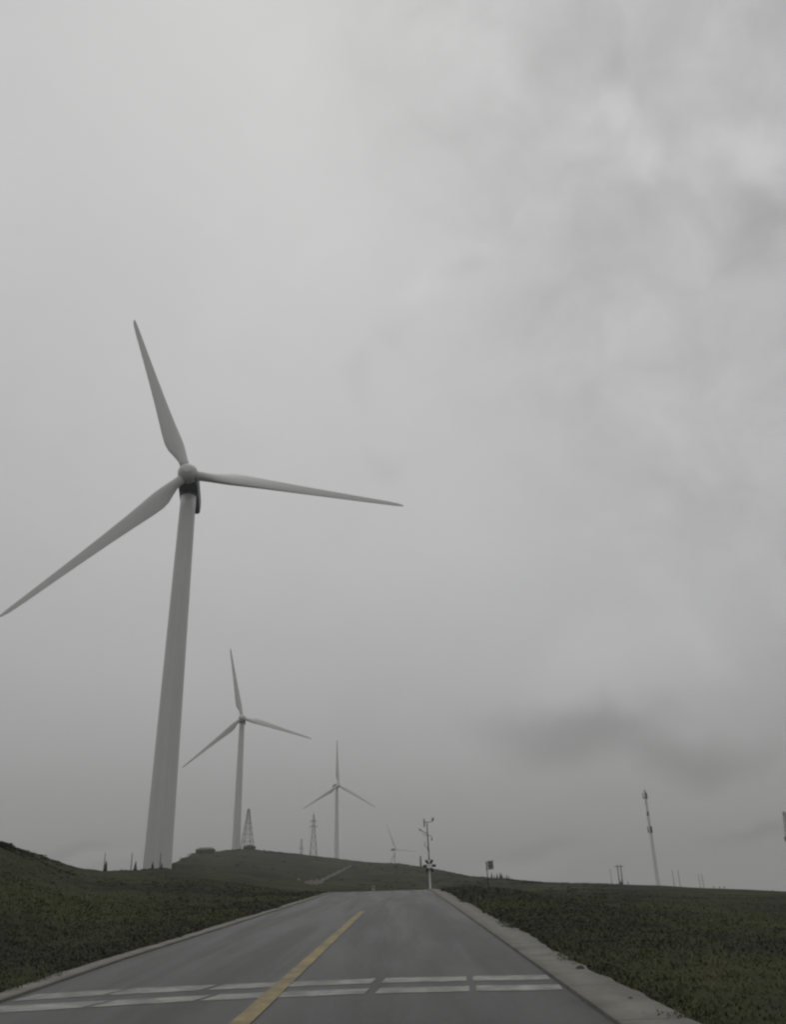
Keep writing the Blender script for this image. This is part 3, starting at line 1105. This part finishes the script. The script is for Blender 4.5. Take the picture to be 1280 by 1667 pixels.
x, y = polar(-9.75, 436)
rock('rock', 'dark rock heap at the foot of the lattice pylon by the second turbine', x, y, 3.2, M['darkstone'], 0.45, 3)
x, y = polar(-6.51, on_face(-6.51, -0.80))
rock('stone', 'small pale stone on the hillside left of the dirt track', x, y, 0.30, M['stone'], 0.7, 5)
x, y = polar(-7.15, 46)
rock('stone', 'small dark stone in the grass beside the left edging near the crest', -5.35, 44.5, 0.20, M['darkstone'], 0.5, 8)
KZ = 0.07
rock('stone', 'dark stone lying on the concrete edging beside the right end of the bars', 2.62, 13.3, 0.07, M['darkstone'], 0.6, 9, dz=KZ)
rock('stone', 'little stone on the right concrete edging closest to the bottom of the picture', 2.60, 10.5, 0.035, M['darkstone'], 0.6, 10, dz=KZ)


# ------------------------------------------------------------------ roadside markers
def marker(label, x, y, H, w, z=None, m='postwhite'):
    z = tz(x, y) if z is None else z
    root = thing('delineator_post', label, 'marker post', (x, y, z), 0.0)
    mb = MB()
    mb.loft([[(w * cx, w * 0.5 * cy, zz_) for cx, cy in ((-.5, -.5), (.5, -.5), (.5, .5), (-.5, .5))] for zz_ in (-0.05, H * 0.9)] + [[(w * 0.5 * cx, w * 0.3 * cy, H) for cx, cy in ((-.5, -.5), (.5, -.5), (.5, .5), (-.5, .5))]], smooth=False)
    mb.build('post', M[m], root)
    MB().box((0, -w * 0.27, H * 0.78), (w * 0.7, 0.02, H * 0.12)).build('reflector', M['panel'], root)


marker('small white marker post at the far end of the road beyond the centre line', -1.65, 57.3, 0.34, 0.20, float(road_z(57.3)) - 0.02)
marker('short pale marker post in the grass right of the road', 3.05, 36.0, 0.32, 0.12, m='shed')

# ------------------------------------------------------------------ grass along both sides
def grass():
    V, F = [], []
    pts = []
    # verge and nearer fields, denser close to the road
    for n, ymin, ymax, spread, hh in ((24000, 5.5, 36, 13, 0.04), (20000, 14, 95, 24, 0.045), (14000, 7, 62, 0.45, 0.04), (1200, 6, 60, 10, 0.12)):
        y = ymin + (ymax - ymin) * rng.random(n) ** 1.1
        side = rng.random(n) < 0.5
        d = rng.exponential(spread * 0.45, n) if spread > 1 else rng.random(n) * spread - 0.02 - 0.15 * np.clip(hsh(y * 1.0, side * 7.0, 0.9, 2) + hsh(y, y, 2.7, 1) * 0.6, 0, 1)
        xr = xright(y) + 0.76 + d
        xl = xleft(y) - 0.52 - d
        x = np.where(side, xr, xl)
        ok = (np.abs(np.degrees(np.arctan2(x, y))) < 42)
        pts.append(np.stack([x[ok], y[ok], np.full(ok.sum(), hh) * rng.uniform(0.5, 1.5, ok.sum())], 1))
    P = np.vstack(pts)
    zt = terrain(P[:, 0], P[:, 1])
    on = (P[:, 0] > xleft(P[:, 1]) - 0.45) & (P[:, 0] < xright(P[:, 1]) + 0.7)
    zt = np.where(on, road_z(P[:, 1]) + 0.03, zt)
    nb = 8
    N = len(P)
    ang = rng.random((N, nb)) * 2 * np.pi
    lean = rng.uniform(0.7, 2.2, (N, nb))
    hgt = P[:, 2:3] * rng.uniform(0.5, 1.1, (N, nb))
    bx_ = P[:, 0:1] + rng.normal(0, 0.09, (N, nb))
    by_ = P[:, 1:2] + rng.normal(0, 0.09, (N, nb))
    w = 0.0035 + 0.00045 * P[:, 1:2] + np.zeros((N, nb))
    z = zt[:, None] - 0.01
    ca, sa = np.cos(ang), np.sin(ang)
    a = np.stack([bx_ - sa * w, by_ + ca * w, z + 0 * w], -1)
    b = np.stack([bx_ + sa * w, by_ - ca * w, z + 0 * w], -1)
    m1 = np.stack([bx_ + ca * hgt * lean * 0.35, by_ + sa * hgt * lean * 0.35, z + hgt * 0.6], -1)
    t = np.stack([bx_ + ca * hgt * lean, by_ + sa * hgt * lean, z + hgt], -1)
    ma = m1 + np.stack([-sa * w * 0.7, ca * w * 0.7, 0 * w], -1)
    mb_ = m1 - np.stack([-sa * w * 0.7, ca * w * 0.7, 0 * w], -1)
    vs = np.stack([a, b, mb_, ma, t], 2).reshape(-1, 3)
    k = np.arange(N * nb) * 5
    me = bpy.data.meshes.new('grass')
    nf = N * nb
    me.vertices.add(len(vs))
    me.vertices.foreach_set('co', vs.ravel())
    loops = np.concatenate([np.stack([k, k + 1, k + 2, k + 3], 1).ravel(), np.stack([k + 3, k + 2, k + 4], 1).ravel()])
    me.loops.add(len(loops))
    me.loops.foreach_set('vertex_index', loops.astype(np.int32))
    starts = np.concatenate([np.arange(nf) * 4, nf * 4 + np.arange(nf) * 3])
    me.polygons.add(2 * nf)
    me.polygons.foreach_set('loop_start', starts.astype(np.int32))
    me.update(calc_edges=True)
    me.validate()
    me.materials.append(M['blades'])
    o = bpy.data.objects.new('grass', me)
    col.objects.link(o)
    tag(o, 'short dark green grass growing along both road verges', 'grass', kind='stuff')


grass()


def scrub():
    """low heath growing in clumps over the hillside"""
    rs = random.Random(21)
    mb = MB()
    spots = []
    while len(spots) < 1500:
        az = rs.uniform(-30, 14)
        Rm = float(np.interp(az, S_az, S_R))
        rr_ = rs.uniform(60, min(Rm * 1.02, 460)) if rs.random() < 0.6 else Rm * rs.uniform(0.9, 1.01)
        x, y = polar(az, rr_)
        if xleft(y) - 3 < x < xright(y) + 3 and y < 125:
            continue
        if -6.8 < az < -2.6 and rs.random() < 0.8:
            continue
        if hsh(np.array(x), np.array(y), 0.05, 5) < rs.uniform(-0.5, 0.6):
            continue
        spots.append((x, y, rr_))
    for x, y, rr_ in spots:
        s_ = rs.uniform(0.35, 1.0) * (0.12 + rr_ / 300)
        z = tz(x, y)
        for k in range(16):
            a, q = rs.uniform(0, 6.28), rs.random() ** 0.6
            h_ = (1 - q * q) * s_ * 0.30 * rs.uniform(0.4, 1.1)
            cx, cy = x + math.cos(a) * q * s_ * 1.3, y + math.sin(a) * q * s_ * 1.3
            b_ = rs.uniform(0, 6.28)
            l_ = s_ * rs.uniform(0.18, 0.4)
            dx, dy = math.cos(b_) * l_, math.sin(b_) * l_
            mb.add([(cx - dx, cy - dy, z - 0.05 + h_ * 0.3), (cx + dy * 0.6, cy - dx * 0.6, z + h_), (cx + dx, cy + dy, z + h_ * 0.5), (cx - dy * 0.6, cy + dx * 0.6, z - 0.05)], [(0, 1, 2, 3)])
    o = mb.build('scrub', M['ground'])
    tag(o, 'low dark heath and scrub growing in clumps over the hillside', 'scrub', kind='stuff')


scrub()

# ------------------------------------------------------------------ haze
hm = bpy.data.materials.new('haze_air')
hm.use_nodes = True
ht = hm.node_tree
ht.nodes.clear()
ho = ht.nodes.new('ShaderNodeOutputMaterial')
pv = ht.nodes.new('ShaderNodeVolumePrincipled')
pv.inputs['Color'].default_value = (0.94, 0.945, 0.94, 1)
pv.inputs['Density'].default_value = 0.00035
pv.inputs['Anisotropy'].default_value = 0.0
ht.links.new(pv.outputs[0], ho.inputs['Volume'])
zmin = float(Z.min()) - 1.5
HZ = MB().box((0, 0, (zmin + 126) / 2), (4640, 4640, 126 - zmin)).build('haze', hm)
tag(HZ, 'thin grey mist hanging over the hills and fading the far turbines', 'haze', kind='stuff')
